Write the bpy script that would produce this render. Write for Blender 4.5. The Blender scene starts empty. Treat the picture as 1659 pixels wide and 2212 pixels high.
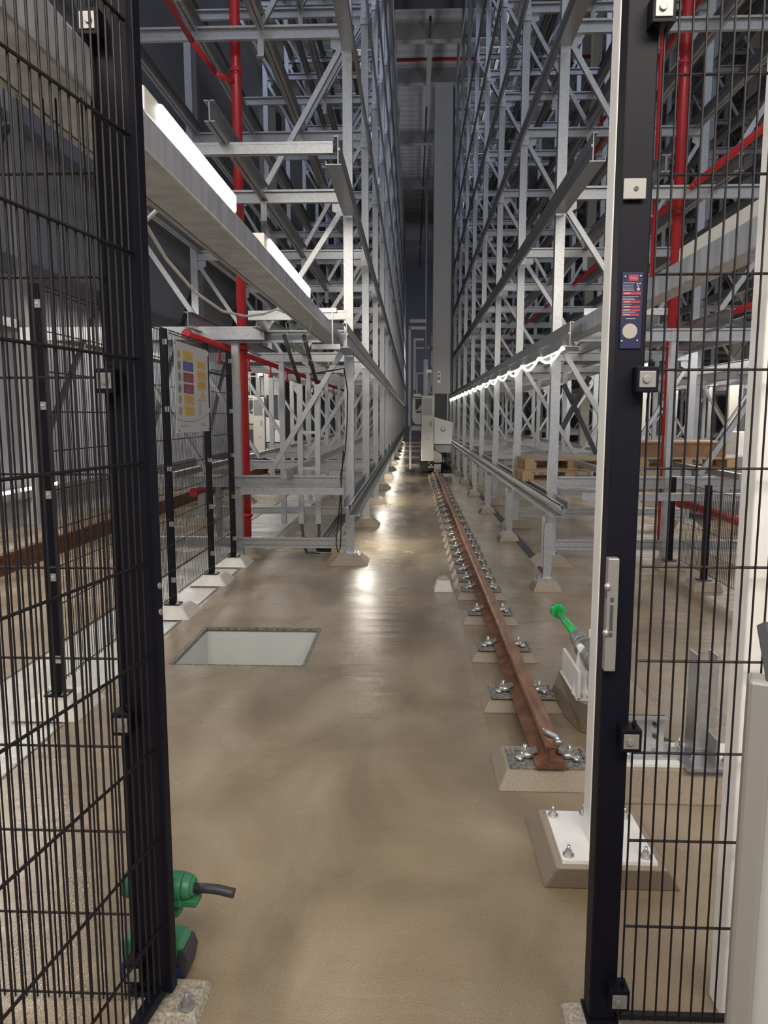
import bpy, bmesh, math, random
from mathutils import Vector, Matrix
random.seed(7)
S = bpy.context.scene
COL = S.collection
PI = math.pi
# ------------------------------------------------------------------ camera, world, lights, exposure
F_PX, PITCH, YAW, CAM_H = 1600.0, -7.4, 2.25, 1.55
cd = bpy.data.cameras.new('camera'); cam = bpy.data.objects.new('camera', cd); COL.objects.link(cam)
cam.location = (0, 0, CAM_H)
cam.rotation_euler = (math.radians(90 + PITCH), 0, math.radians(YAW))
cd.sensor_fit = 'VERTICAL'; cd.sensor_height = 24.0; cd.lens = 24.0 * F_PX / 2212.0
cd.clip_start = 0.05; cd.clip_end = 300
S.camera = cam
S.view_settings.view_transform = 'Standard'; S.view_settings.look = 'None'
S.view_settings.gamma = 1; S.view_settings.use_curve_mapping = False
S.view_settings.exposure = 0.15
W = bpy.data.worlds.new('world'); S.world = W; W.use_nodes = True
W.node_tree.nodes['Background'].inputs[0].default_value = (0.80, 0.86, 1.0, 1)
W.node_tree.nodes['Background'].inputs[1].default_value = 0.48
TUBE = 14.0        # strength of the bright tube lamps
def area(name, loc, size, size_y, power, color, rot):
    l = bpy.data.lights.new(name, 'AREA'); l.shape = 'RECTANGLE'; l.size = size; l.size_y = size_y
    l.energy = power; l.color = color
    o = bpy.data.objects.new(name, l); COL.objects.link(o); o.location = loc; o.rotation_euler = rot
    return o
# hall lighting behind the camera and the lamp rows over the neighbouring hall, then added fill lights
area('hall_light', (0.5, -1.4, 4.4), 6, 1.5, 380, (1.0, 0.90, 0.76), (math.radians(28), 0, 0))
area('hall_light', (5.0, 12.0, 2.9), 0.6, 14, 260, (1.0, 0.95, 0.88), (0, 0, 0))
area('hall_light', (9.3, 16.0, 2.9), 0.6, 20, 420, (1.0, 0.95, 0.88), (0, 0, 0))
area('hall_light', (-4.3, 6.0, 3.3), 0.3, 5, 140, (1.0, 0.95, 0.88), (0, 0, 0))
area('hall_light', (-4.3, 18.0, 3.3), 0.3, 12, 220, (1.0, 0.95, 0.88), (0, 0, 0))
area('upper_rack_fill', (0.4, 9.0, 13.2), 1.6, 14, 210, (0.62, 0.72, 1.0), (math.radians(12), 0, 0))  # added out-of-view fill, lifts the upper racks with a haze-like blue
area('upper_rack_fill', (-4.3, 9.0, 13.2), 1.0, 14, 150, (0.62, 0.72, 1.0), (math.radians(12), 0, 0))  # same added blue fill over the left neighbouring aisle
area('end_wall_fill', (0.4, 50, 6.0), 1.2, 3.0, 90, (0.80, 0.84, 1.0), (math.radians(90), 0, 0))  # added fill facing the end wall, stands in for haze lifting the dark
area('ceiling_fill', (-1.8, 30, 10.2), 1.0, 22, 85, (0.86, 0.9, 1.0), (PI, 0, 0))  # added upward fill hidden among the racks to brighten the roof deck
area('ceiling_fill', (2.6, 30, 10.2), 1.0, 22, 85, (0.86, 0.9, 1.0), (PI, 0, 0))  # matching added deck fill in the right rack
area('upper_rack_fill', (4.9, 9.0, 13.2), 1.6, 14, 150, (0.62, 0.72, 1.0), (math.radians(12), 0, 0))  # added blue fill for the upper racks, right side

# ------------------------------------------------------------------ materials
def mat(name, color, rough=0.5, metal=0.0, emit=0.0, ecol=None, vary=0.0, vscale=6.0, bump=0.0, bscale=60.0,
        stretch=(1, 1, 1), voro=False, second=None, spec=0.5, dist=0.004):
    m = bpy.data.materials.new(name); m.use_nodes = True
    nt = m.node_tree; n = nt.nodes; L = nt.links; b = n['Principled BSDF']
    b.inputs['Base Color'].default_value = (*color, 1); b.inputs['Roughness'].default_value = rough
    b.inputs['Metallic'].default_value = metal; b.inputs['Specular IOR Level'].default_value = spec
    if emit:
        b.inputs['Emission Color'].default_value = (*(ecol or color), 1); b.inputs['Emission Strength'].default_value = emit
    if vary or bump:
        tc = n.new('ShaderNodeTexCoord'); mp = n.new('ShaderNodeMapping'); mp.inputs['Scale'].default_value = stretch
        L.new(tc.outputs['Object'], mp.inputs['Vector'])
    if vary:
        if voro:
            t = n.new('ShaderNodeTexVoronoi'); t.inputs['Scale'].default_value = vscale; out = t.outputs['Color']
            sx = n.new('ShaderNodeSeparateColor'); L.new(out, sx.inputs[0]); out = sx.outputs[0]
        else:
            t = n.new('ShaderNodeTexNoise'); t.inputs['Scale'].default_value = vscale; t.inputs['Detail'].default_value = 6
            out = t.outputs['Fac']
        L.new(mp.outputs[0], t.inputs['Vector'])
        r = n.new('ShaderNodeValToRGB')
        r.color_ramp.elements[0].position = 0.3; r.color_ramp.elements[1].position = 0.7
        c2 = second or tuple(min(1, c * (1 + vary)) for c in color)
        r.color_ramp.elements[0].color = (*[c * (1 - vary) for c in color], 1); r.color_ramp.elements[1].color = (*c2, 1)
        L.new(out, r.inputs[0]); L.new(r.outputs[0], b.inputs['Base Color'])
    if bump:
        t = n.new('ShaderNodeTexNoise'); t.inputs['Scale'].default_value = bscale; t.inputs['Detail'].default_value = 4
        L.new(mp.outputs[0], t.inputs['Vector'])
        bn = n.new('ShaderNodeBump'); bn.inputs['Strength'].default_value = bump; bn.inputs['Distance'].default_value = dist
        L.new(t.outputs['Fac'], bn.inputs['Height']); L.new(bn.outputs[0], b.inputs['Normal'])
    return m
M = dict(
    galv=mat('galvanised_steel', (0.46, 0.47, 0.475), 0.34, 0.75, vary=0.06, vscale=60, voro=True),
    galvd=mat('weathered_zinc', (0.36, 0.37, 0.39), 0.36, 0.75, vary=0.06, vscale=40, voro=True),
    beamz=mat('streaked_zinc_beam', (0.52, 0.54, 0.58), 0.36, 0.45, vary=0.22, vscale=9, stretch=(1, 1.6, .4)),
    black=mat('black_powder_coat', (0.004, 0.004, 0.009), 0.5, 0.0, spec=0.18, bump=0.05, bscale=300),
    wire=mat('black_wire_coat', (0.010, 0.008, 0.009), 0.5, spec=0.3),
    white=mat('white_paint', (0.80, 0.79, 0.76), 0.35, vary=0.04, vscale=12),
    cream=mat('cream_paint', (0.62, 0.60, 0.52), 0.4, vary=0.05, vscale=3),
    grey=mat('grey_paint', (0.34, 0.34, 0.34), 0.4, vary=0.05, vscale=4),
    mast=mat('grey_mast_paint', (0.40, 0.39, 0.36), 0.45, vary=0.08, vscale=1.2, stretch=(1, 1, .4)),
    dark=mat('dark_grey_paint', (0.05, 0.05, 0.055), 0.5),
    rubber=mat('black_rubber', (0.015, 0.015, 0.015), 0.55),
    red=mat('red_pipe_paint', (0.50, 0.028, 0.035), 0.28, vary=0.08, vscale=4),
    rust=mat('rusty_steel', (0.20, 0.075, 0.035), 0.7, 0.2, vary=0.45, vscale=14, second=(0.24, 0.11, 0.06), bump=0.35, bscale=70),
    railtop=mat('worn_rail_head', (0.26, 0.14, 0.085), 0.5, 0.3, vary=0.45, vscale=30, stretch=(1, .2, 1)),
    plinth=mat('coated_concrete_plinth', (0.30, 0.245, 0.18), 0.5, vary=0.15, vscale=120, bump=0.35, bscale=260),
    plinthw=mat('pale_coated_plinth', (0.62, 0.58, 0.50), 0.5, vary=0.06, vscale=20),
    grout=mat('speckled_grout', (0.30, 0.26, 0.20), 0.5, vary=0.4, vscale=120, bump=0.6, bscale=160, second=(.46, .42, .34)),
    green=mat('green_plastic', (0.02, 0.42, 0.09), 0.25),
    toolg=mat('green_tool_housing', (0.03, 0.16, 0.075), 0.45, vary=0.1, vscale=30),
    toolb=mat('blue_tool_battery', (0.012, 0.025, 0.16), 0.4),
    toolk=mat('dark_tool_grip', (0.03, 0.03, 0.035), 0.5),
    wood=mat('pallet_wood', (0.32, 0.22, 0.13), 0.7, vary=0.35, vscale=20, stretch=(.3, 4, 4)),
    chip=mat('chipboard_block', (0.36, 0.24, 0.12), 0.8, vary=0.5, vscale=110),
    brown=mat('brown_crate', (0.20, 0.10, 0.05), 0.6, vary=0.2, vscale=12),
    tubelow=mat('lit_low_tube', (1, 1, 1), 0.4, emit=60.0, ecol=(1.0, 0.93, 0.80)), tube=mat('lit_tube', (1, 1, 1), 0.4, emit=TUBE, ecol=(1.0, 0.95, 0.86)),
    rope=mat('lit_rope_light', (1, 1, 1), 0.4, emit=10.0, ecol=(1.0, 0.95, 0.84)),
    lampw=mat('lamp_housing', (0.74, 0.72, 0.66), 0.4),
    sign=mat('sign_board', (0.55, 0.55, 0.54), 0.35),
    yellow=mat('sign_yellow', (0.72, 0.44, 0.08), 0.5), blue=mat('sign_blue', (0.05, 0.08, 0.32), 0.5),
    sred=mat('sign_red', (0.28, 0.02, 0.04), 0.5), ink=mat('sign_ink', (0.16, 0.16, 0.18), 0.6),
    pale=mat('sign_pale_ink', (0.30, 0.30, 0.36), 0.6), navy=mat('label_navy', (0.012, 0.014, 0.05), 0.35),
    tag=mat('pale_label_disc', (0.30, 0.285, 0.255), 0.5), cable=mat('pale_cable', (0.62, 0.62, 0.58), 0.5),
    yg=mat('green_yellow_wire', (0.40, 0.42, 0.18), 0.5),
    pit=mat('pale_pit_lining', (0.62, 0.63, 0.60), 0.6, vary=0.04, vscale=3),
    angle=mat('dusty_steel_angle', (0.10, 0.09, 0.08), 0.6, 0.3, vary=0.6, vscale=60, second=(.4, .38, .34)),
    zincb=mat('bright_zinc', (0.55, 0.55, 0.54), 0.3, 0.8),
    silver=mat('brushed_silver', (0.27, 0.265, 0.255), 0.4, 0.4),
)
def floor_mat(name, c1, c2, c3):
    m = bpy.data.materials.new(name); m.use_nodes = True; nt = m.node_tree; n = nt.nodes; L = nt.links; b = n['Principled BSDF']
    tc = n.new('ShaderNodeTexCoord')
    def noise(scale, detail, st=(1, 1, 1), d=0.0):
        mp = n.new('ShaderNodeMapping'); mp.inputs['Scale'].default_value = st; L.new(tc.outputs['Object'], mp.inputs[0])
        t = n.new('ShaderNodeTexNoise'); t.inputs['Scale'].default_value = scale; t.inputs['Detail'].default_value = detail
        t.inputs['Distortion'].default_value = d; L.new(mp.outputs[0], t.inputs['Vector']); return t.outputs['Fac']
    big = noise(1.5, 5, (1.2, .7, 1), .6); fine = noise(260, 2)
    r = n.new('ShaderNodeValToRGB'); e = r.color_ramp.elements
    e[0].position = .32; e[0].color = (*c1, 1); e[1].position = .72; e[1].color = (*c3, 1)
    k = r.color_ramp.elements.new(.52); k.color = (*c2, 1); L.new(big, r.inputs[0])
    mx = n.new('ShaderNodeMix'); mx.data_type = 'RGBA'; mx.blend_type = 'OVERLAY'; mx.inputs[0].default_value = .55
    L.new(r.outputs[0], mx.inputs[6]); L.new(fine, mx.inputs[7]); L.new(mx.outputs[2], b.inputs['Base Color'])
    rr = n.new('ShaderNodeMapRange'); rr.inputs[1].default_value = .35; rr.inputs[2].default_value = .7
    rr.inputs[3].default_value = .08; rr.inputs[4].default_value = .32
    L.new(noise(2.6, 4, (1, .8, 1), .5), rr.inputs[0]); L.new(rr.outputs[0], b.inputs['Roughness'])
    b1 = n.new('ShaderNodeBump'); b1.inputs['Strength'].default_value = .45; b1.inputs['Distance'].default_value = .003
    L.new(noise(150, 3), b1.inputs['Height'])
    b2 = n.new('ShaderNodeBump'); b2.inputs['Strength'].default_value = .35; b2.inputs['Distance'].default_value = .02
    L.new(noise(3.5, 4, (.6, 2.4, 1), .3), b2.inputs['Height']); L.new(b1.outputs[0], b2.inputs['Normal'])
    L.new(b2.outputs[0], b.inputs['Normal']); b.inputs['Specular IOR Level'].default_value = .6
    return m
M['floor'] = floor_mat('wet_epoxy_floor', (.18, .138, .088), (.275, .215, .14), (.37, .30, .21))
M['floorw'] = floor_mat('pale_coated_floor', (.50, .48, .43), (.56, .54, .49), (.62, .60, .55))
def clad(name, c, axis, per, depth=.6):
    m = mat(name, c, 0.55, 0.2); nt = m.node_tree; n = nt.nodes; L = nt.links; b = n['Principled BSDF']
    tc = n.new('ShaderNodeTexCoord'); w = n.new('ShaderNodeTexWave'); w.bands_direction = axis
    w.inputs['Scale'].default_value = 1.0 / per * 0.314; w.wave_profile = 'SAW' if per > .8 else 'SIN'
    L.new(tc.outputs['Object'], w.inputs['Vector'])
    bp = n.new('ShaderNodeBump'); bp.inputs['Strength'].default_value = depth; bp.inputs['Distance'].default_value = .05
    L.new(w.outputs['Fac'], bp.inputs['Height']); L.new(bp.outputs[0], b.inputs['Normal'])
    return m
M['deck'] = clad('trapezoid_roof_deck', (.55, .55, .56), 'Y', .5, 1.0)
M['wall'] = clad('wall_cladding', (.36, .37, .42), 'Y', 1.0, .5)
M['walle'] = clad('end_wall_cladding', (.30, .31, .37), 'X', .6, .5)

# ------------------------------------------------------------------ mesh helpers
class MB:
    def __init__(s): s.v = []; s.f = []; s.sm = []
    def add(s, vs, fs, smooth=False):
        o = len(s.v); s.v += [tuple(v) for v in vs]; s.f += [tuple(i + o for i in f) for f in fs]; s.sm += [smooth] * len(fs); return s
    def box(s, x0, x1, y0, y1, z0, z1):
        if x0 > x1: x0, x1 = x1, x0
        if y0 > y1: y0, y1 = y1, y0
        if z0 > z1: z0, z1 = z1, z0
        return s.add([(x0, y0, z0), (x1, y0, z0), (x1, y1, z0), (x0, y1, z0), (x0, y0, z1), (x1, y0, z1), (x1, y1, z1), (x0, y1, z1)],
                     [(0, 3, 2, 1), (4, 5, 6, 7), (0, 1, 5, 4), (1, 2, 6, 5), (2, 3, 7, 6), (3, 0, 4, 7)])
    def beam(s, p0, p1, w, h, up=(0, 0, 1)):
        p0 = Vector(p0); p1 = Vector(p1); d = (p1 - p0).normalized(); u = Vector(up)
        a = d.cross(u)
        if a.length < 1e-5: a = d.cross(Vector((0, 1, 0)))
        a.normalize(); b = a.cross(d).normalized(); a *= w / 2; b *= h / 2
        vs = [p0 - a - b, p0 + a - b, p0 + a + b, p0 - a + b, p1 - a - b, p1 + a - b, p1 + a + b, p1 - a + b]
        return s.add(vs, [(0, 3, 2, 1), (4, 5, 6, 7), (0, 1, 5, 4), (1, 2, 6, 5), (2, 3, 7, 6), (3, 0, 4, 7)])
    def cyl(s, p0, p1, r, n=12, r2=None):
        p0 = Vector(p0); p1 = Vector(p1); d = (p1 - p0).normalized(); r2 = r if r2 is None else r2
        a = d.cross(Vector((0, 0, 1)))
        if a.length < 1e-4: a = Vector((1, 0, 0))
        a.normalize(); b = d.cross(a).normalized(); o = len(s.v); vs = []
        for k in range(n):
            t = 2 * PI * k / n; q = a * math.cos(t) + b * math.sin(t); vs.append(p0 + q * r)
        for k in range(n):
            t = 2 * PI * k / n; q = a * math.cos(t) + b * math.sin(t); vs.append(p1 + q * r2)
        s.add(vs, [(k, (k + 1) % n, (k + 1) % n + n, k + n) for k in range(n)], n > 6)
        s.v += []; s.f += [tuple(o + n - 1 - k for k in range(n)), tuple(o + n + k for k in range(n))]; s.sm += [False, False]
        return s
    def tube(s, pts, r, n=8):
        pts = [Vector(p) for p in pts]; vs = []; m = len(pts); a0 = None
        for i, p in enumerate(pts):
            d = (pts[min(i + 1, m - 1)] - pts[max(i - 1, 0)]).normalized()
            if a0 is None:
                a0 = d.cross(Vector((0, 0, 1)))
                if a0.length < 1e-3: a0 = d.cross(Vector((0, 1, 0)))
            a = (a0 - d * a0.dot(d)).normalized(); a0 = a; b = d.cross(a)
            for k in range(n):
                t = 2 * PI * k / n; vs.append(p + (a * math.cos(t) + b * math.sin(t)) * r)
        fs = [(i * n + k, i * n + (k + 1) % n, (i + 1) * n + (k + 1) % n, (i + 1) * n + k) for i in range(m - 1) for k in range(n)]
        s.add(vs, fs, True); o = len(s.v) - len(vs)
        s.f += [tuple(o + n - 1 - k for k in range(n)), tuple(o + (m - 1) * n + k for k in range(n))]; s.sm += [False, False]
        return s
    def prism(s, prof, a0, a1, axis='y'):
        n = len(prof)
        def P(u, w, t): return {'y': (u, t, w), 'x': (t, u, w), 'z': (u, w, t)}[axis]
        vs = [P(u, w, a0) for u, w in prof] + [P(u, w, a1) for u, w in prof]
        return s.add(vs, [tuple(range(n)), tuple(range(2 * n - 1, n - 1, -1))] + [(k, k + n, (k + 1) % n + n, (k + 1) % n) for k in range(n)])
    def frus(s, cx, cy, w0, d0, w1, d1, z0, z1, ox=0, oy=0):
        b = [(-1, -1), (1, -1), (1, 1), (-1, 1)]
        vs = [(cx + a * w0 / 2, cy + c * d0 / 2, z0) for a, c in b] + [(cx + ox + a * w1 / 2, cy + oy + c * d1 / 2, z1) for a, c in b]
        return s.add(vs, [(3, 2, 1, 0), (4, 5, 6, 7), (0, 1, 5, 4), (1, 2, 6, 5), (2, 3, 7, 6), (3, 0, 4, 7)])
    def bolt(s, x, y, z, r=.011, h=.03):
        s.cyl((x, y, z), (x, y, z + .004), r * 1.7, 12); s.cyl((x, y, z), (x, y, z + h * .5), r, 6); return s.cyl((x, y, z), (x, y, z + h), r * .5, 8)
    def sph(s, c, rx, ry, rz, nu=14, nv=8):
        vs = []; fs = []
        for j in range(nv + 1):
            t = PI * j / nv
            for i in range(nu):
                p = 2 * PI * i / nu; vs.append((c[0] + rx * math.sin(t) * math.cos(p), c[1] + ry * math.sin(t) * math.sin(p), c[2] + rz * math.cos(t)))
        for j in range(nv):
            for i in range(nu): fs.append((j * nu + i, (j + 1) * nu + i, (j + 1) * nu + (i + 1) % nu, j * nu + (i + 1) % nu))
        return s.add(vs, fs, True)
    def build(s, name, m, parent=None, loc=None, bevel=0):
        me = bpy.data.meshes.new(name); me.from_pydata(s.v, [], s.f); me.validate()
        me.polygons.foreach_set('use_smooth', s.sm[:len(me.polygons)]) if len(s.sm) == len(me.polygons) else None
        bm = bmesh.new(); bm.from_mesh(me); bmesh.ops.recalc_face_normals(bm, faces=bm.faces)
        bm.to_mesh(me); bm.free()
        me.materials.append(m if isinstance(m, bpy.types.Material) else M[m])
        o = bpy.data.objects.new(name, me); COL.objects.link(o)
        if parent: o.parent = parent
        if loc: o.location = loc
        if bevel:
            b = o.modifiers.new('bevel', 'BEVEL'); b.width = bevel; b.segments = 2; b.limit_method = 'ANGLE'; b.angle_limit = math.radians(40)
        return o
def bolts(parent, pts, r=.011, h=.035, name='anchor_bolt', m='zincb'):
    for x, y, z in pts: MB().bolt(x, y, z, r, h).build(name, m, parent)
def discs(parent, name, m, items):
    for p, q, r in items: MB().cyl(p, q, r, 14).build(name, m, parent)
def tag(o, label, cat, group=None, kind=None):
    o['label'] = label; o['category'] = cat
    if group: o['group'] = group
    if kind: o['kind'] = kind
    return o
def thing(name, label, cat, loc=(0, 0, 0), rz=0, group=None):
    o = bpy.data.objects.new(name, None); COL.objects.link(o); o.location = loc; o.rotation_euler = (0, 0, rz)
    o.empty_display_size = .1
    return tag(o, label, cat, group)
def dup(root, loc, label=None, group=None, rz=None):
    kids = [c for c in bpy.data.objects if c.parent == root]
    r = root.copy(); COL.objects.link(r); r.location = loc
    if rz is not None: r.rotation_euler = (0, 0, rz)
    if label: r['label'] = label
    if group: r['group'] = group
    for ch in kids:
        c = ch.copy(); COL.objects.link(c); c.parent = r
        for g in [q for q in bpy.data.objects if q.parent == ch]:
            d = g.copy(); COL.objects.link(d); d.parent = c
    return r
def struct(name, mb, m):
    o = mb.build(name, m); o['kind'] = 'structure'; return o
ORD = ['first', 'second', 'third', 'fourth', 'fifth', 'sixth', 'seventh', 'eighth', 'ninth', 'tenth', 'eleventh', 'twelfth', 'thirteenth',
       'fourteenth', 'fifteenth', 'sixteenth', 'seventeenth', 'eighteenth', 'nineteenth', 'twentieth', 'twenty-first', 'twenty-second',
       'twenty-third', 'twenty-fourth', 'twenty-fifth', 'twenty-sixth', 'twenty-seventh', 'twenty-eighth', 'twenty-ninth', 'thirtieth',
       'thirty-first', 'thirty-second', 'thirty-third', 'thirty-fourth', 'thirty-fifth', 'thirty-sixth', 'thirty-seventh', 'thirty-eighth',
       'thirty-ninth', 'fortieth', 'forty-first', 'forty-second', 'forty-third', 'forty-fourth', 'forty-fifth', 'forty-sixth', 'forty-seventh',
       'forty-eighth', 'forty-ninth', 'fiftieth', 'fifty-first', 'fifty-second', 'fifty-third', 'fifty-fourth', 'fifty-fifth', 'fifty-sixth']

# ------------------------------------------------------------------ the setting
XL, XR, YE, HC = -5.6, 19.0, 62.0, 14.0
px0, px1, py0, py1 = -1.52, -.675, 4.44, 5.26     # the floor pit
XS = -1.76                                         # right edge of the pale strip
fl = MB()
fl.box(XS, px0, -4, YE, -.2, 0); fl.box(px1, XR, -4, YE, -.2, 0)
fl.box(px0, px1, -4, py0, -.2, 0); fl.box(px0, px1, py1, YE, -.2, 0); fl.box(XL, -2.42, -4, YE, -.2, 0)
struct('floor', fl, 'floor')
struct('trim_1', MB().box(-2.42, XS - .012, -4, 14, -.2, -.012).box(-2.42, XS, 14, YE, -.2, 0), 'floorw')
tag(MB().box(XS - .012, XS, -2, 14, -.02, .004).build('edge_strip', 'angle'), 'long dark steel edge strip along the pale floor band under the fence', 'edge strip')
pt = thing('floor_pit', 'square pale lined pit opening in the wet floor left of the rail', 'pit', ((px0 + px1) / 2, (py0 + py1) / 2, -.7))
lw = (px1 - px0) / 2 - .004; ld = (py1 - py0) / 2 - .004
MB().box(-lw - .03, -lw, -ld, ld, 0, 0.67).box(lw, lw + .03, -ld, ld, 0, 0.67).box(-lw, lw, ld, ld + .03, 0, 0.67).box(-lw, lw, -ld - .03, -ld, 0, 0.67)\
    .box(-lw, lw, -ld, ld, 0, .01).build('lining', 'pit', pt)
tr = MB()
for a, b_, c, d in ((-lw, lw, ld - .008, ld), (-lw, -lw + .008, -ld, ld), (lw - .008, lw, -ld, ld)): tr.box(a, b_, c, d, 0.685, 0.703)
tr.box(-lw - .012, lw + .012, ld, ld + .012, 0.698, 0.704).box(-lw - .012, -lw, -ld, ld, 0.698, 0.704).box(lw, lw + .01, -ld, ld, 0.698, 0.704).box(-lw, lw, -ld - .008, -ld, 0.69, 0.703)
tr.build('edge_angle', 'angle', pt)
struct('ceiling', MB().box(XL, XR, -4, YE, HC, HC + .3), 'deck')
struct('wall_left', MB().box(XL - .2, XL, -4, YE, 0, HC), 'wall')
struct('wall_right', MB().box(XR, XR + .2, -4, YE, 0, HC), 'wall')
struct('wall_end', MB().box(XL, XR, YE, YE + .2, 0, HC), 'walle')
for k, y in enumerate((13, 18.5, 25.5, 28.6, 34.6, 41, 48, 55)):
    o = MB().box(XL, XR, y, y + .28, HC - .5, HC).build('roof_beam', 'grey' if k != 2 else 'mast')
    tag(o, f'{ORD[k]} steel roof beam from the front crossing above the racks', 'beam', 'roof beams')
o = MB().box(-1.2, 2.4, 20.0, 23.9, HC - .4, HC).build('roof_duct', 'dark'); tag(o, 'wide dark duct under the roof at the top of the aisle', 'duct')
o = MB().box(.42, .5, 24.5, YE, HC - .45, HC - .3).build('guide_rail', 'dark'); tag(o, 'dark upper guide rail of the crane under the roof', 'rail')
o = MB().box(.4, .56, 25.6, 30.4, HC - .62, HC - .45).build('cable_duct', 'mast'); tag(o, 'short pale cable duct hanging under the upper guide rail', 'duct')
for k, y in enumerate((27.9, 35.6)):
    o = MB().cyl((-5, y, HC - .05), (12, y, HC - .05), .05, 8).build('sprinkler_pipe', 'red'); tag(o, ['nearer', 'farther'][k] + ' thin red sprinkler pipe crossing under the roof deck', 'pipe', 'roof sprinkler pipes')

# ------------------------------------------------------------------ rack frames
FY0, FS, NF = 7.75, 2.7, 20
LX, RX, D = -.665, 1.45, 2.36
LEV = [.93, 2.42, 3.79, 5.32, 6.85, 8.38, 9.9, 11.4, 12.9]
def colprof(x, w=.047, d=.06):    # hat section, opening to the rear
    return [(x - w, -d / 2), (x + w, -d / 2), (x + w, d), (x + w - .012, d), (x + w - .012, -d / 2 + .012), (x - w + .012, -d / 2 + .012), (x - w + .012, d), (x - w, d)]
def frame_parts(s, center=True):
    P = []
    for x in (0, D):
        m = MB(); m.prism(colprof(s * x), .1, HC - .05, 'z')
        m.box(s * x - .09, s * x + .09, -.08, .09, .1, .112)
        for bx, by in ((-.07, -.06), (.07, -.06), (-.07, .07), (.07, .07)): m.bolt(s * x + bx, by, .112, .008, .035)
        P.append(('column', m, 'galv'))
    if center:
        P.append(('centre_post', MB().prism(colprof(s * D / 2, .035, .05), .02, 2.42, 'z'), 'galv'))
    def cb(z, h):     # C beam
        x0, x1 = sorted((s * .05, s * (D - .05)))
        m = MB(); m.box(x0, x1, -.012, -.004, z - h, z); m.box(x0, x1, -.05, -.012, z - .008, z); m.box(x0, x1, -.05, -.012, z - h, z - h + .008)
        m.box(x0, x1, -.05, -.046, z - .02, z - .008); m.box(x0, x1, -.05, -.046, z - h + .008, z - h + .02)
        for e in (s * .1, s * (D / 2 - .3), s * (D / 2 + .3), s * (D - .1)): m.cyl((e, -.018, z - h / 2), (e, -.004, z - h / 2), .008, 6)
        return m
    P.append(('cross_beam', cb(.27, .11), 'galv'))
    for z in LEV: P.append(('cross_beam', cb(z, .125), 'galv'))
    for i, z in enumerate(LEV):
        if i == 0: continue
        zt, zb = z - .14, LEV[i - 1] + .02
        for a, b in ((.03, .85), (D - .03, D - .85)):
            m = MB(); m.beam((s * a, .02, zt), (s * b, .02, zb), .05, .045, (0, 1, 0))
            g = s * a; q = s * (a + (.13 if a < 1 else -.13))
            m.add([(g, -.002, zt + .02), (q, -.002, zt + .02), (q, -.002, zt - .06), (g, -.002, zt - .12), (g, .004, zt + .02), (q, .004, zt + .02), (q, .004, zt - .06), (g, .004, zt - .12)],
                  [(0, 1, 2, 3), (7, 6, 5, 4), (0, 4, 5, 1), (1, 5, 6, 2), (2, 6, 7, 3), (3, 7, 4, 0)])
            P.append(('brace', m, 'galv'))
    for z in LEV[1:]:      # bolted head plates on the aisle column
        m = MB(); m.box(-.055, .055, -.048, -.036, z - .22, z - .1)
        for bx in (-.022, .022): m.cyl((bx, -.06, z - .15), (bx, -.045, z - .15), .012, 6)
        P.append(('connector_plate', m, 'zincb'))
    return P
def make_frame(s, label, group, loc, single=False, center=True):
    P = frame_parts(s, center)
    if single:
        m = MB()
        for n_, q, _ in P: m.add(q.v, q.f)
        return tag(m.build('rack_frame', 'galv', None, loc), label, 'rack frame', group)
    t = thing('rack_frame', label, 'rack frame', loc, 0, group)
    for n_, q, mm in P: q.build(n_, mm, t)
    return t
NFULL = 5
def rack_row(s, x, side, n, ny0=0, full=NFULL, grp=None):
    a = b = None
    for k in range(ny0, n):
        y = FY0 + FS * k
        lab = f'{ORD[k]} galvanised rack frame from the front {side}'
        if k < full:
            if a is None: a = make_frame(s, lab, grp, (x, y, 0))
            else: dup(a, (x, y, 0), lab)
        else:
            if b is None: b = make_frame(s, lab, grp, (x, y, 0), True)
            else: dup(b, (x, y, 0), lab)
rack_row(-1, LX, 'on the left of the aisle', NF, grp='left rack frames')
rack_row(1, RX, 'on the right of the aisle', NF, grp='right rack frames')
X2 = RX + D + 2.1
rack_row(1, X2, 'in the block beyond the right rack', 14, 0, 0, 'second right block frames')
rack_row(1, X2 + D + 2.1, 'in the farthest block at right', 12, 0, 0, 'third right block frames')

# foot plinths (cast concrete blocks)
def plinth(w0, w1, h, label, loc, m='plinth', group=None, proto={}):
    key = (w0, w1, h, m)
    if key in proto: return dup(proto[key], loc, label, group)
    o = MB().frus(0, 0, w0, w0, w1, w1, 0, h).build('foot_block', m, None, loc, .004); proto[key] = o
    return tag(o, label, 'foot block', group)
for k in range(NF):
    y = FY0 + FS * k
    plinth(.40, .22, .1, f'sloped concrete foot block under {ORD[k]} left aisle column', (LX, y, 0), group='foot blocks of the left rack')
    plinth(.40, .22, .1, f'sloped concrete foot block under {ORD[k]} right aisle column', (RX, y, 0), group='foot blocks of the right rack')
    if k < 10:
        plinth(.40, .22, .1, f'concrete foot block under {ORD[k]} rear column of the left rack', (LX - D, y, 0), group='rear foot blocks left')
        plinth(.40, .22, .1, f'concrete foot block under {ORD[k]} rear column of the right rack', (RX + D, y, 0), group='rear foot blocks right')

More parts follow.
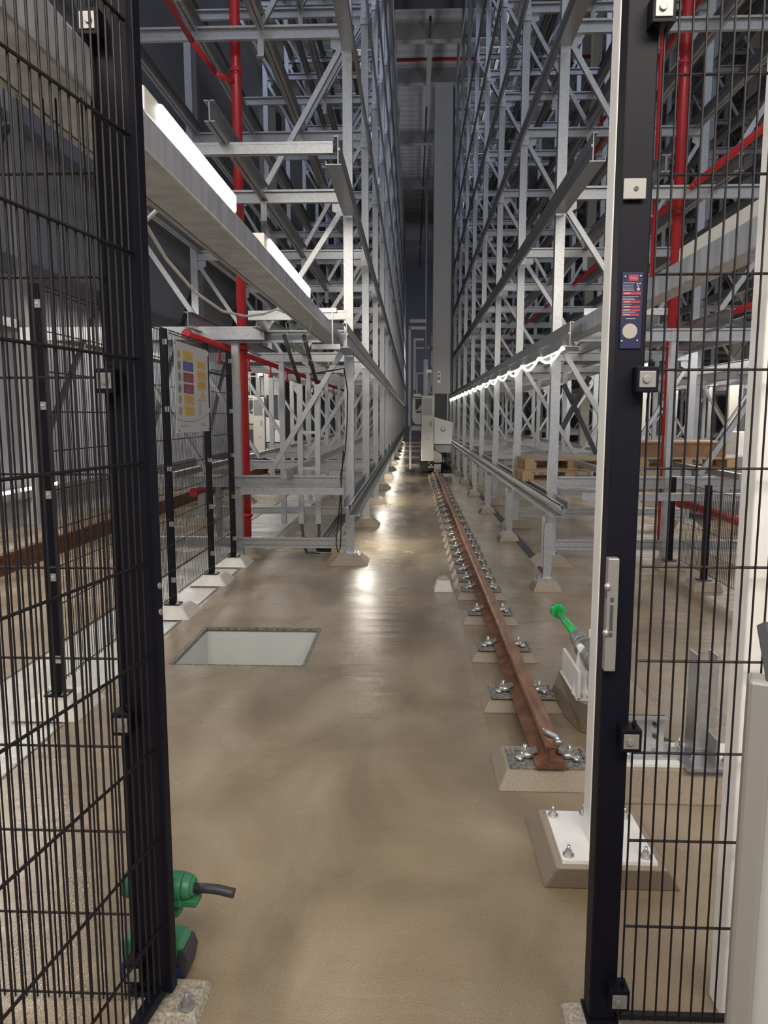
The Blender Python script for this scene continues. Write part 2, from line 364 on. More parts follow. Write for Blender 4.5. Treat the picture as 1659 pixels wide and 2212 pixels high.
# longitudinal pallet rails
def rail_profile(s, aisle):     # web with top lip and a ledge towards s
    if aisle: return [(0, .13), (-.03 * s, .13), (-.03 * s, .122), (-.008 * s, .122), (-.008 * s, -.1), (.085 * s, -.1), (.085 * s, -.108), (0, -.116), (-.02 * s, -.116), (-.02 * s, -.1), (-.014 * s, -.1), (-.014 * s, .1)]
    return [(-.04, .06), (.03, .06), (.03, .052), (-.012, .052), (-.012, -.062), (.03, -.062), (.03, -.07), (-.04, -.07), (-.04, -.062), (-.02, -.062), (-.02, .052), (-.04, .052)]
def clean(p):
    return p
def long_rail(x, z, y0, y1, s, aisle, label, group, m='galvd'):
    mb = MB()
    if aisle:
        mb.box(x, x + .008 * s, y0, y1, z - .1, z + .12); mb.box(x - .03 * s, x, y0, y1, z + .112, z + .12)
        mb.box(x + .008 * s, x + .03 * s, y0, y1, z - .1, z - .092); mb.box(x - .095 * s, x, y0, FY0 - .1, z - .1, z - .092)
        mb.box(x - .095 * s, x - .089 * s, y0, FY0 - .1, z - .092, z - .07)
        mb.box(x + .008 * s, x + .02 * s, y0, y1, z + .01, z + .03)
    else:
        mb.box(x - .004, x + .004, y0, y1, z - .08, z + .07); mb.box(x - .04, x + .04, y0, y1, z + .063, z + .07)
        mb.box(x - .04, x + .04, y0, y1, z - .08, z - .073)
    o = mb.build('pallet_rail', m); return tag(o, label, 'rail', group)
for sd, X, s in (('left', LX, 1), ('right', RX, -1)):
    for i, z in enumerate(LEV):
        if i == 0: continue
        lv = ORD[i]
        long_rail(X + s * .055, z - (.17 if i > 1 else .16), 6.15 if i > 1 else 6.8, YE - 2, s, True, f'long aisle-side pallet rail of the {sd} rack, {lv} level up', f'{sd} aisle-side rails')
        for j, off in enumerate((.84, 1.5, D - .1)):
            y0 = 5.7 if (j == 0 and i in (2,) and sd == 'left') else 7.2
            long_rail(X - s * off, z + (.05 if not (i == 2 and j == 0 and sd == 'left') else -.02), y0, YE - 2, s, False,
                      f'long {["inner", "middle", "rear"][j]} pallet rail of the {sd} rack, {lv} level up', f'{sd} inner rails')
    # low inner rails
    for j, off in enumerate((.62, D - .62)):
        o = MB().box(X - s * off - .03, X - s * off + .03, 7.3, YE - 2, .93, .99).build('pallet_rail', 'galvd')
        tag(o, f'lowest {["front", "back"][j]} pallet rail inside the {sd} rack', 'rail', f'{sd} lowest rails')
for b, X in (('second', X2), ('third', X2 + D + 2.1)):
    for i in range(1, 9):
        for j, off in enumerate((.0, .84, 1.5, D)):
            long_rail(X + off, LEV[i] + .05, 5.0, 44, 1, False, f'{["left", "inner", "middle", "right"][j]} pallet rail of {b} right block, {ORD[i]} level up', f'{b} block rails')
# cantilever hangers (little clips under the inner rails)
for sd, X, s in (('left', LX, 1), ('right', RX, -1)):
    for q, (i, k) in enumerate([(i, k) for i in (2, 3, 4) for k in (0, 1, 2)]):
        y = FY0 + FS * k - .06; z = LEV[i]
        o = MB().box(X - s * .84 - .03, X - s * .84 + .03, y - .006, y, z - .30, z - .12).box(X - s * .84 - .035, X - s * .84 + .035, y - .05, y, z - .31, z - .30).build('hanger_bracket', 'galv')
        tag(o, f'small hanger bracket on {ORD[k]} {sd} frame under the {ORD[i]} level', 'bracket', f'{sd} hanger brackets')
# front tie beams joining the cantilevered rail ends
def tie(x0, x1, y, z, h, label, m='galv', d=.05):
    mb = MB().box(x0, x1, y, y + .008, z - h, z).box(x0, x1, y, y + d, z - .008, z).box(x0, x1, y, y + d, z - h, z - h + .008)
    mb.box(x0, x1, y - .004, y, z - .02, z).box(x0, x1, y - .004, y, z - h, z - h + .02)
    return tag(mb.build('tie_beam', m), label, 'beam')
tie(-1.8, LX + .02, 6.15, 3.70, .09, 'ribbed galvanised tie beam joining left rail ends above the lamps')
tie(-1.72, LX - .02, 7.3, .84, .07, 'low galvanised tie beam joining the left guard rail end')
tie(RX + .12, 4.2, 6.9, .84, .07, 'low galvanised tie beam behind the pallets at right')
tie(-1.56, LX + .02, 7.1, 2.53, .085, 'bright perforated tie beam beside the red standpipe under the long beam')
tie(-4.0, -1.5, 7.55, 2.44, .13, 'bright wide cross beam behind the fence sign top')
tie(RX + .1, 2.3, 7.0, 2.52, .06, 'perforated tie beam at the right rail end', 'galv')
# short crosspiece stubs of the left and right beams
for lab, x0, x1, y in (('left', -.82, -.30, 5.6),):
    pass

# ------------------------------------------------------------------ guard rails and short posts
def guard(x, s, y0, lab):
    mb = MB().box(x, x + .006 * s, y0, YE - 4, .63, .72).box(x, x + .04 * s, y0, YE - 4, .712, .72).box(x, x + .11 * s, y0 + .05, YE - 4, .60, .608)
    mb.box(x + .034 * s, x + .04 * s, y0, YE - 4, .67, .72).box(x + .10 * s, x + .11 * s, y0 + .05, YE - 4, .608, .625).box(x - .06 * s, x - .054 * s, y0 + .12, YE - 4, .66, .75)
    mb.box(x - .06 * s, x, y0 + .12, YE - 4, .66, .666)
    return tag(mb.build('guard_rail', 'galv'), lab, 'rail')
guard(LX + .05, 1, 6.95, 'low galvanised guard rail running along the left rack columns')
guard(RX - .03, -1, 6.95, 'low galvanised guard rail running along the right rack columns')
pp = thing('short_post', 'first short galvanised angle post from the front, right of the rail', 'post', (1.2, 6.60, 0), 0, 'short posts along the right rack')
MB().prism([(-.028, -.02), (.045, -.02), (.045, .05), (.039, .05), (.039, -.014), (-.028, -.014)], .105, .60, 'z').prism([(-.045, .0), (-.02, .0), (-.02, .006), (-.045, .006)], .2, .66, 'z').build('post', 'galv', pp)
MB().box(-.075, .06, -.05, .06, .09, .105).bolt(-.06, .0, .105, .008, .03).build('base_plate', 'galv', pp)
for k in range(16):
    y = 6.60 + FS * .98 * k
    if k: dup(pp, (1.2, y, 0), f'{ORD[k]} short galvanised angle post from the front, right of the rail')
    plinth(.26, .17, .09, f'low concrete foot block under the {ORD[k]} short post', (1.2, y, 0), group='foot blocks of the short posts')
o = MB().box(1.29, 1.37, 7.2, 55, .0, .012).build('cable_channel', 'dark'); tag(o, 'long dark channel strip in the floor beside the short posts', 'channel')

# ------------------------------------------------------------------ rusty crane rail with sleepers and clips
t = thing('crane_rail', 'long rusty steel crane rail running down the aisle floor', 'rail', (.585, 2.95, .09))
YR = 56
def half(p): return p + [(-a, b) for a, b in reversed(p)]
foot = half([(0, 0), (-.065, 0), (-.065, .01), (-.012, .026)]); 
MB().prism([(-.065, 0), (.065, 0), (.065, .009), (.012, .026), (-.012, .026), (-.065, .009)], 0, YR, 'y').build('rail_foot', 'rust', t)
MB().prism([(-.009, .024), (.009, .024), (.009, .09), (-.009, .09)], 0, YR, 'y').build('rail_web', 'rust', t)
MB().prism([(-.009, .085), (.009, .085), (.031, .096), (.031, .12), (.024, .128), (-.024, .128), (-.031, .12), (-.031, .096)], 0, YR, 'y').build('rail_head', 'railtop', t, None, .002)
SY = [3.02, 3.80, 4.60, 5.45, 6.20, 6.58, 6.96, 7.38, 7.78, 8.20, 8.62, 9.06, 9.55]
while len(SY) < 60: SY.append(SY[-1] + .62)
sl = thing('rail_sleeper', 'nearest coated concrete sleeper pad at the open end of the rusty rail', 'sleeper', (.585, SY[0], 0), 0, 'sleeper pads under the rail')
def sleeper(sl, n, w0, w1, d0, d1):
    MB().frus(0, .07, w0, d0, w1, d1, 0, .075).build('pad', 'plinth', sl, None, .006)
    MB().box(-.17, .17, -.045, .135, .075, .083).box(-.165, -.155, -.045, .135, .083, .088).box(.155, .165, -.045, .135, .083, .088).build('sole_plate', 'angle', sl)
    for sx in (-1, 1):
        m = MB(); m.sph((sx * .085, .045, .1), .034, .028, .018, 10, 6); m.beam((sx * .085, .045, .108), (sx * .045, .045, .122), .04, .012)
        m.cyl((sx * .095, .045, .1), (sx * .095, .045, .142), .009, 8); m.cyl((sx * .095, .045, .108), (sx * .095, .045, .124), .018, 6)
        m.sph((sx * .12, .03, .092), .02, .03, .012, 8, 5)
        m.build('rail_clip', 'zincb', sl)
sleeper(sl, 0, .45, .36, .34, .22)
sl2 = None
for k in range(1, len(SY)):
    lab = f'{ORD[k] if k < 56 else "distant"} sleeper pad from the open end of the rusty rail'
    if k < 56: pass
    if k >= 56: break
    if sl2 is None:
        sl2 = thing('rail_sleeper', lab, 'sleeper', (.585, SY[k], 0), 0, 'sleeper pads under the rail'); sleeper(sl2, 0, .42, .33, .26, .17)
    else: dup(sl2, (.585, SY[k], 0), lab)
mb = MB(); mb.tube([(.56, 3.02, .225), (.575, 2.985, .232), (.60, 2.955, .228), (.607, 2.935, .215)], .013, 10); mb.cyl((.607, 2.94, .218), (.609, 2.928, .208), .016, 12)
tag(mb.build('pipe_stub', 'zincb'), 'short bent silver pipe stub sitting on the head of the rail end', 'pipe stub')
o = thing('loose_concrete_block', 'single rough topped concrete block standing alone left of the rail', 'concrete block', (.275, 6.5, 0))
MB().frus(0, 0, .17, .16, .11, .1, 0, .10).build('base', 'plinthw', o, None, .006)
m = MB().frus(0, 0, .10, .09, .07, .05, .10, .125); m.sph((0, 0, .118), .034, .03, .018, 10, 6); m.build('rough_top', 'grout', o)

# ------------------------------------------------------------------ green capped buffer on its plinth, right of the rail
o = MB().add([(.748, 3.95, 0), (1.25, 4.25, 0), (1.35, 3.3, 0), (.83, 3.52, 0), (.785, 3.86, .2), (1.12, 4.0, .2), (1.14, 3.42, .2), (.80, 3.42, .2)],
             [(0, 1, 2, 3), (7, 6, 5, 4), (0, 4, 5, 1), (1, 5, 6, 2), (2, 6, 7, 3), (3, 7, 4, 0)]).build('buffer_plinth', 'plinth', None, None, .006)
tag(o, 'sloped concrete plinth carrying the green capped buffer', 'plinth')
t = thing('crane_buffer', 'hydraulic crane buffer with green plunger on white bracket', 'buffer', (.865, 3.3, .40))
MB().cyl((0, .50, 0), (0, 1.0, 0), .022, 20).cyl((0, 1.0, 0), (0, 1.045, 0), .04, 24, .045).cyl((0, 1.045, 0), (0, 1.055, 0), .045, 24, .038).build('plunger', 'green', t)
MB().cyl((0, -.25, 0), (0, .36, 0), .052, 24).cyl((0, .36, 0), (0, .50, 0), .046, 24, .04).cyl((0, .1, 0), (0, .12, 0), .056, 24).cyl((0, .30, 0), (0, .33, 0), .056, 24).build('cylinder_body', 'silver', t)
m = MB()
for y in (.20,):
    m.add([(-.085, y, -.195), (-.055, y + .02, .02), (-.03, y + .02, .02), (-.01, y, -.195), (-.085, y + .02, -.195), (-.055, y + .035, .02), (-.03, y + .035, .02), (-.01, y + .02, -.195)],
          [(0, 1, 2, 3), (7, 6, 5, 4), (0, 4, 5, 1), (1, 5, 6, 2), (2, 6, 7, 3), (3, 7, 4, 0)])
    m.add([(.01, y, -.195), (.03, y + .02, .0), (.055, y + .02, .0), (.085, y, -.195), (.01, y + .02, -.195), (.03, y + .035, .0), (.055, y + .035, .0), (.085, y + .02, -.195)],
          [(0, 1, 2, 3), (7, 6, 5, 4), (0, 4, 5, 1), (1, 5, 6, 2), (2, 6, 7, 3), (3, 7, 4, 0)])
m.box(-.075, -.06, .0 + .13, .5, -.195, -.06).box(-.08, .12, .13, .52, -.2, -.19).box(.02, .1, .33, .345, -.19, .09)
m.cyl((-.045, .2, .03), (-.045, .25, .03), .018, 14).build('bracket', 'white', t)
bolts(t, [(bx, by, -.19) for bx, by in ((-.06, .47), (-.06, .15), (-.01, .145), (.06, .15))])

# ------------------------------------------------------------------ right hand plinth with galvanised uprights
tag(MB().add([(.82, 2.84, 0), (1.75, 2.84, 0), (1.75, 3.28, 0), (.80, 3.28, 0), (.85, 2.885, .13), (1.65, 2.885, .13), (1.65, 3.15, .13), (.86, 3.15, .13)],
             [(0, 1, 2, 3), (7, 6, 5, 4), (0, 4, 5, 1), (1, 5, 6, 2), (2, 6, 7, 3), (3, 7, 4, 0)]).build('wide_plinth', 'plinth', None, None, .006),
    'wide sloped concrete plinth behind the right mesh panel', 'plinth')
t = thing('steel_mounting_plate', 'white steel mounting plate bolted on the wide plinth', 'plate', (1.2, 3.0, .13))
MB().box(-.36, .4, -.1, .11, 0, .012).build('plate', 'white', t)
bolts(t, [(bx, by, .012) for bx in (-.31, -.05, .08) for by in (-.07, .08)])
t = thing('galvanised_upright', 'short galvanised channel upright with open top behind the mesh', 'upright', (1.19, 2.97, .142))
MB().box(-.04, .045, -.045, -.038, 0, .43).box(-.04, -.033, -.038, .05, 0, .45).box(.038, .045, -.038, .05, 0, .45).build('channel', 'galv', t)
MB().box(-.09, .075, -.13, .07, 0, .012).box(.02, .028, -.12, -.045, .012, .13).box(-.04, .045, -.05, -.044, .012, .06).build('foot_plate', 'galvd', t)
t = thing('galvanised_bracket', 'low galvanised folded bracket beside the right black gate post', 'bracket', (.98, 3.0, .142))
MB().box(-.10, .09, .04, .046, .02, .15).box(-.1, .09, .0, .046, .144, .15).box(-.1, .09, -.03, .046, .012, .02).box(-.12, .12, -.06, .08, 0, .012).build('bracket', 'galv', t)
discs(t, 'bolt', 'dark', [((bx, .03, z), (bx, .042, z), .009) for bx in (-.06, .05) for z in (.06, .11)])
t = thing('white_column', 'tall white square column on a bolted base plate right of centre', 'column', (.645, 2.41, .0))
MB().box(-.045, .05, -.045, .045, .122, 4.2).build('shaft', 'white', t, None, .006)
MB().box(-.155, .15, -.155, .15, .11, .122).build('base_plate', 'white', t)
bolts(t, [(bx, by, .122) for bx, by in ((-.13, -.125), (-.135, .12), (.12, -.125), (.12, .12), (-.02, .135))])
tag(MB().frus(.665, 2.51, .45, .44, .35, .36, 0, .11, -.02, -.10).build('column_plinth', 'plinth', None, None, .006), 'sloped concrete plinth under the white column base plate', 'plinth')
t = thing('white_column', 'tall white square column at the right edge behind the mesh wires', 'column', (.845, 1.80, 0))
MB().box(-.04, .04, -.03, .05, .0, 4.2).build('shaft', 'white', t, None, .005)

# near grey cabinet at the lower right edge
t = thing('grey_cabinet', 'grey steel cabinet frame with dark top lid at lower right edge', 'cabinet', (.462, 1.0, 0), math.radians(-22))
MB().box(0, .034, 0, .04, 0, 1.19).box(.034, .5, 0, .04, 1.12, 1.19).box(.466, .5, 0, .04, 0, 1.12).build('frame', 'silver', t, None, .006)
MB().box(.034, .466, .03, .036, .0, 1.12).build('recessed_panel', 'grey', t)
MB().prism([(.02, 1.19), (.5, 1.19), (.5, 1.206), (.035, 1.2)], .002, .30, 'y').build('top_lid', 'dark', t, None, .004)

# ------------------------------------------------------------------ foreground black mesh fence and gate
ZW = [.04 + .2285 * k for k in range(12)]
WR = .0026
def wire_panel(parent, x0, x1, y, z0, z1, sp=.0292, zs=ZW, r=WR, name='wire_mesh', n=6):
    m = MB(); x = x0
    k = int(round(abs(x1 - x0) / sp)); d = (x1 - x0) / k
    for i in range(k + 1): m.cyl((x0 + d * i, y, z0), (x0 + d * i, y, z1), r, n)
    for z in zs:
        if z0 - .03 < z < z1 + .03: m.cyl((x0, y + r * 1.6, z), (x1, y + r * 1.6, z), r * 1.25, n)
    return m.build(name, 'wire', parent)
def clamp(parent, x, y, z, s=1):
    m = MB(); m.box(x - .024, x + .024, y - .028, y + .02, z - .028, z + .028); m.cyl((x + .01, y - .01, z + .028), (x + .01, y - .01, z + .045), .005, 8)
    c = m.build('clamp', 'black', parent, None, .003)
    m = MB(); m.box(x - .018 - s * .001, x + .017, y - .031, y - .028, z - .018, z + .018); m.cyl((x - s * .004, y - .036, z), (x - s * .004, y - .03, z), .008, 12)
    m.build('clamp_plate', 'silver', c, None, .001)
# left fixed panel
t = thing('mesh_fence_panel', 'tall black wire fence panel at left edge with thick black post', 'fence panel', (-.683, 1.75, 0))
MB().box(-.05, .034, .0, .06, .05, 3.0).build('post', 'black', t, None, .004)
wire_panel(t, -.02 - .9, -.035, -.012, 0.03, 2.75, zs=[.04 + .2285 * k for k in range(12)] + [2.66])
for z in (2.40, 1.63, .80, .13): clamp(t, -.028, -.02, z, -1)
MB().box(-.06, .038, -.01, .07, .035, .05).build('foot_plate', 'black', t)
tag(MB().frus(-.64, 1.755, .20, .15, .17, .12, 0, .03).build('foot_block', 'grout', None, None, .004), 'low speckled grout block under the left black post', 'foot block')
m = MB().bolt(0, 0, .034, .013, .04); tag(m.build('anchor_bolt', 'silver', None, (-.58, 1.72, -.004)), 'dusty anchor bolt in the grout beside the left black post', 'bolt')
# left gate leaf, swung open towards the viewer
ang = math.radians(8.4)
g = thing('mesh_gate_leaf', 'open black wire gate leaf swung toward the viewer at left', 'gate', (-.640, 1.715, 0), PI / 2 - ang + PI)
# local x runs from the hinge towards the viewer
def leafw(parent):
    m = MB(); x0, x1 = .01, 1.35; k = int((x1 - x0) / .0292)
    for i in range(k + 1): m.cyl((x0 + .0292 * i, 0, .1), (x0 + .0292 * i, 0, 2.9), WR, 6)
    for z in (.252, .49, .727, .966, 1.196, 1.435, 1.674, 1.909, 2.163, 2.40, 2.63): m.cyl((-.004, .0045, z + .006), (x1, .0045, z + .006), .0036, 8)
    return m.build('wire_mesh', 'wire', parent)
leafw(g)
MB().box(-.045, -.012, -.03, .02, .06, 3.0).box(-.045, 1.38, -.03, .0, .05, .08).build('frame', 'black', g, None, .003)
discs(g, 'bolt_head', 'silver', [((-.028, .02, z), (-.028, .024, z), .008) for z in (1.14, 1.075)])
# right fixed panel with door post
t = thing('mesh_fence_panel', 'black wire fence panel at right with tall black gate post', 'fence panel', (.487, 1.72, 0))
MB().box(-.034, .034, 0, .06, .02, 3.0).build('post', 'black', t, None, .004)
wire_panel(t, .045, .045 + .0292 * 17, -.0, 0.03, 2.75, zs=[.286, .515, .742, .972, 1.2, 1.43, 1.653, 1.862, 2.072, 2.277, 2.44, 2.66])
MB().box(.035, .045 + .0292 * 17, -.004, .012, .034, .048).build('bottom_bar', 'wire', t)
for z in (2.39, 1.63, .79, .115): clamp(t, .03, -.012, z)
MB().box(-.04, .04, -.005, .065, .0, .03).build('post_sleeve', 'black', t)
tag(MB().frus(.47, 1.735, .15, .13, .12, .10, 0, .02).build('foot_block', 'grout', None, None, .004), 'low speckled grout block under the right black gate post', 'foot block')
# gate lock hardware on the right post
t2 = thing('gate_lock', 'long grey gate lock keep on the right black post', 'lock', (.462, 1.705, .955))
MB().prism([(-.012, -.012), (.014, -.012), (.014, .012), (-.012, .012)], 0, .27, 'z').build('body', 'silver', t2, None, .003)
MB().box(-.0125, -.0115, -.008, .004, .175, .19).box(-.004, .003, -.0135, -.012, .10, .16).box(-.004, .003, -.0135, -.012, .085, .094).box(-.004, .003, -.0135, -.012, .168, .178).build('slot', 'dark', t2)
for z in (.205, .095): MB().sph((-.012, -.014, z), .008, .008, .008).build('screw', 'zincb', t2)
t3 = thing('strike_plate', 'rounded grey strike plate on the right black post', 'plate', (.482, 1.712, 2.04))
MB().box(-.027, .022, -.004, .0, -.022, .022).build('plate', 'silver', t3, None, .008)
MB().cyl((0, -.006, 0), (0, -.004, 0), .005, 12).build('screw', 'dark', t3)
lb = thing('instruction_label', 'dark instruction label with red bars and pale disc on post', 'label', (.485, 1.7175, 1.70))
MB().box(-.023, .023, -.0012, 0, 0, .166).build('backing', 'navy', lb)
for z0, z1, x0, x1 in ((.147, .160, -.009, .012), (.117, .123, -.021, .019), (.099, .104, -.021, .018), (.088, .093, -.021, .018), (.081, .086, -.021, .018), (.071, .076, -.021, .017)): MB().box(x0, x1, -.0018, -.0012, z0, z1).build('red_bar', 'sred', lb)
m = MB()
for z, x1 in ((.142, .004), (.137, .002), (.133, .002), (.129, .002), (.126, .004), (.112, .014), (.109, .004), (.106, .007), (.096, 0), (.0785, .009)): m.box(-.021, x1, -.0018, -.0012, z, z + .0012)
for z in (.119, .1005, .090, .083, .0725): m.box(-.018, -.004, -.0022, -.0018, z, z + .0022)
m.box(-.012, .009, -.0018, -.0012, .0645, .066)
m.build('text_line', 'pale', lb)
m = MB().cyl((-.002, -.0018, .038), (-.002, -.0012, .038), .0165, 32); m.build('pale_disc', 'tag', lb)
for x, z in ((-.017, .156), (.017, .157), (-.019, .016), (.015, .017)): MB().sph((x, -.002, z), .0025, .002, .0025).build('screw', 'zincb', lb)
discs(lb, 'printed_mark', 'tag', [((x, -.002, z), (x, -.0012, z), r) for x, z, r in ((.010, .141, .002), (.016, .141, .002), (.012, .136, .002), (.013, .129, .0035))])
cu = bpy.data.curves.new('brand_text', 'FONT'); cu.body = 'Troax'; cu.size = .0065; cu.extrude = .0002; cu.align_x = 'CENTER'
tx = bpy.data.objects.new('brand_text', cu); COL.objects.link(tx); me_ = bpy.data.meshes.new_from_object(tx); bpy.data.objects.remove(tx); tx = bpy.data.objects.new('brand_text', me_); COL.objects.link(tx); me_.materials.clear(); me_.materials.append(M['pale'])
tx.parent = lb; tx.location = (.0015, -.0021, .151); tx.rotation_euler = (PI / 2, 0, 0)

# ------------------------------------------------------------------ perimeter fence on the left
FX = -1.88
fy = [3.72, 5.62, 6.75, 7.6]
def fpost(y, h=2.2, lab=''):
    p = thing('fence_post', lab, 'fence post', (FX, y, .08), 0, 'left fence posts')
    MB().box(-.025, .025, -.025, .025, .01, h - .08).box(-.06, .06, -.05, .05, 0, .01).build('post', 'black', p, None, .003)
    m = MB()
    for z in (.18, .62, 1.05, 1.5, 2.0): m.box(.0, .034, -.032, -.026, z, z + .04).sph((.018, -.034, z + .02), .008, .006, .008, 8, 5)
    m.build('clip', 'zincb', p)
    bolts(p, [(-.045, -.03, .01), (.045, -.03, .01)], name='bolt')
    return p
for k, y in enumerate(fy):
    fpost(y, 2.2, f'{ORD[k]} black fence post from the viewer on the left perimeter fence')
    plinth(.36, .22, .08, f'pale sloped foot block under the {ORD[k]} left fence post', (FX, y, 0), 'plinthw', 'foot blocks of the left fence')
for k in range(3):
    y0, y1 = fy[k] + .03, fy[k + 1] - .03; m = MB(); nn = int((y1 - y0) / .03)
    for i in range(nn + 1): m.cyl((FX + .03, y0 + (y1 - y0) * i / nn, .15), (FX + .03, y0 + (y1 - y0) * i / nn, 2.2), .0023, 4)
    for z in [.17 + .2 * j for j in range(11)] + [2.19]: m.cyl((FX + .034, y0, z), (FX + .034, y1, z), .0035, 5)
    tag(m.build('fence_mesh', 'wire'), f'{["near", "middle", "far"][k]} black wire mesh panel of the left perimeter fence', 'mesh panel', 'left fence mesh panels')
# sign board on the fence
sg = thing('safety_sign', 'white safety sign with yellow, blue and red fields on the left fence', 'sign', (FX + .045, 5.72, 1.415), PI / 2)
SW, SH = .93, .71
MB().box(0, SW, 0, .004, 0, SH).build('board', 'sign', sg)
cellw = .27
def fields(name, m, cells):
    mb = MB()
    for x0, x1, z0, z1 in cells: mb.box(x0, x1, -.0022, 0, z0, z1)
    mb.build(name, m, sg)
rows = [.58, .495, .405, .315, .23, .14]
fields('yellow_field', 'yellow', [(.20, .48, z, z + .075) for z in (rows[0], rows[4], rows[5])] + [(.58, .86, z, z + .065) for z in (.535, .452, .368)])
fields('blue_field', 'blue', [(.21, .48, rows[1], rows[1] + .075)])
fields('red_field', 'sred', [(.21, .48, rows[2], rows[2] + .075), (.21, .48, rows[3], rows[3] + .075)])
mb = MB()
for z in rows: mb.cyl((.11, -.002, z + .035), (.11, 0, z + .035), .034, 20)
mb.build('pictogram', 'tag', sg)
mb = MB().prism([(.62, .285), (.84, .285), (.73, .35)], -.0022, 0, 'y'); mb.build('warning_triangle', 'yellow', sg)
mb = MB()
for z in rows:
    for j in range(4): mb.box(.25, .44 - .03 * (j % 2), -.0032, -.0022, z + .012 + j * .014, z + .015 + j * .014)
mb.build('field_text', 'pale', sg)
mb = MB()
for z in (.535, .452, .368):
    for j in range(3): mb.box(.61, .82 - .04 * (j % 2), -.003, -.0022, z + .012 + j * .014, z + .0145 + j * .014)
for z in (.44, .358, .27, .262): mb.box(.58, .86, -.001, 0, z, z + .003)
for j in range(9): mb.box(.60, .70, -.001, 0, .15 + j * .011, .152 + j * .011)
for j in range(2): mb.box(.1, .30, -.001, 0, .045 + j * .012, .048 + j * .012); mb.box(.68, .82, -.001, 0, .05 + j * .012, .053 + j * .012)
pts = [(.02 + .9 * i / 16, -.001, .11 - .045 * math.sin(PI * i / 16) + .05 * (i / 16)) for i in range(17)]
mb.tube(pts, .0015, 4)
for z in (rows[1], rows[2], rows[3]): mb.tube([(.11 + .034 * math.cos(a * PI / 8), -.002, z + .035 + .034 * math.sin(a * PI / 8)) for a in range(17)], .002, 4); mb.box(.095, .125, -.003, -.002, z + .022, z + .05)
mb.box(.727, .733, -.003, -.0022, .30, .33)
mb.build('sign_text', 'ink', sg)
mb = MB()
for x, z in ((.02, SH - .02), (SW - .03, .02), (.06, .02)): mb.cyl((x, -.004, z), (x, 0, z), .008, 10)
mb.build('rivet', 'dark', sg)

# right hand fence behind the rack
for k, y in enumerate((6.65, 7.55)):
    p = thing('fence_post', ['nearer', 'farther'][k] + ' black fence post behind the right mesh panel', 'fence post', (2.62, y, .08), 0, 'right fence posts')
    MB().box(-.025, .025, -.025, .025, 0, .86).build('post', 'black', p, None, .003); MB().box(-.06, .06, -.05, .05, 0, .01).build('foot_plate', 'dark', p)
    plinth(.26, .22, .08, f'small foot block under the {["nearer", "farther"][k]} right fence post', (2.62, y, 0), group='right fence foot blocks')
m = MB()
for i in range(60): m.cyl((2.65, 5.3 + i * .035, .12), (2.65, 5.3 + i * .035, .9), .0023, 4)
for z in (.13, .32, .51, .7, .89): m.cyl((2.65, 5.3, z), (2.65, 7.4, z), .0025, 5)
tag(m.build('fence_mesh', 'wire'), 'low black wire mesh panel of the right fence', 'mesh panel')

# ------------------------------------------------------------------ long beams with lamps
bl = thing('lamp_beam', 'long galvanised box beam with lit tube lamps at upper left', 'beam', (-.72, -1.5, 2.256))
MB().box(-.155, 0, 0, 9.15, 0, .108).build('box_profile', 'beamz', bl, None, .01)
MB().box(-.175, -.155, 0, 9.15, .0, .012).box(-.155, -.15, 9.15, 9.16, 0, .1).build('lip', 'galv', bl)
br = thing('lamp_beam', 'long galvanised box beam crossing the right mesh panel', 'beam', (1.50, -1.5, 2.28))
MB().box(0, .13, 0, 9.1, 0, .145).build('box_profile', 'beamz', br, None, .012)
tb = thing('support_bracket', 'small white crosspiece hanging under the left lamp beam', 'bracket', (-.80, 6.3, 2.2))
MB().box(-.20, .16, -.02, .03, .20, .235).box(-.05, .19, -.04, .0, -.10, -.06).box(.12, .13, -.03, -.01, -.06, .2).build('strut', 'galv', tb)
def tube_lamp(loc, L, label, group, lit=True, up=True, sc=1.0, m='tube'):
    t = thing('tube_lamp', label, 'lamp', loc, 0, group)
    MB().box(-.035 * sc, .02 * sc, -.12, 0, 0, .05 * sc).build('end_housing', 'lampw', t, None, .006)
    MB().box(-.03 * sc, -.004 * sc, 0, L, 0, .045 * sc).build('housing', 'lampw', t, None, .005)
    MB().box(-.004 * sc, .026 * sc, 0, L, .004, .05 * sc).build('tube', m if lit else 'lampw', t, None, .01)
    return t
tube_lamp((-.76, 2.22, 2.362), .90, sc=1.5, label= 'nearest lit tube lamp on the upper left box beam', group='lamps on the beam')
tube_lamp((-.76, 3.85, 2.364), 1.45, 'second lit tube lamp farther along the upper left box beam', 'lamps on the beam', sc=1.45)
tube_lamp((-.725, -1.0, 2.364), 1.45, 'lit tube lamp on the left beam near the viewer', 'lamps on the beam')
tube_lamp((1.56, 3.35, 2.425), 1.1, 'unlit looking cream lamp housing on top of the right box beam', None, False, True, 1.6)
for k in range(8):
    y = 8.0 + 4.9 * k; l = tube_lamp((LX + .08, y, .555), 1.3 if k == 0 else 1.2, f'{ORD[k]} lit lamp from the front under the left guard rail', 'lamps under the left guard rail', m='tubelow')
tube_lamp((XL + .1, 5.2, 2.70), .9, 'lit tube lamp in the neighbouring left aisle', None)
for k, y in enumerate((9.0, 9.5, 10.0, 10.8)):
    tube_lamp((XL + .16, y * 1.0, .50), .28, f'{ORD[k]} small lit lamp from the left in the low lamp row beyond the fence', 'low lamp row beyond the left fence')
for k in range(5):
    y = 9.0 + 4.5 * k
    l = tube_lamp((X2 + D, y, LEV[1] - .085), 3.2, f'{ORD[k]} long lit strip lamp from the front in the right hand hall', 'strip lamps of the right hall')
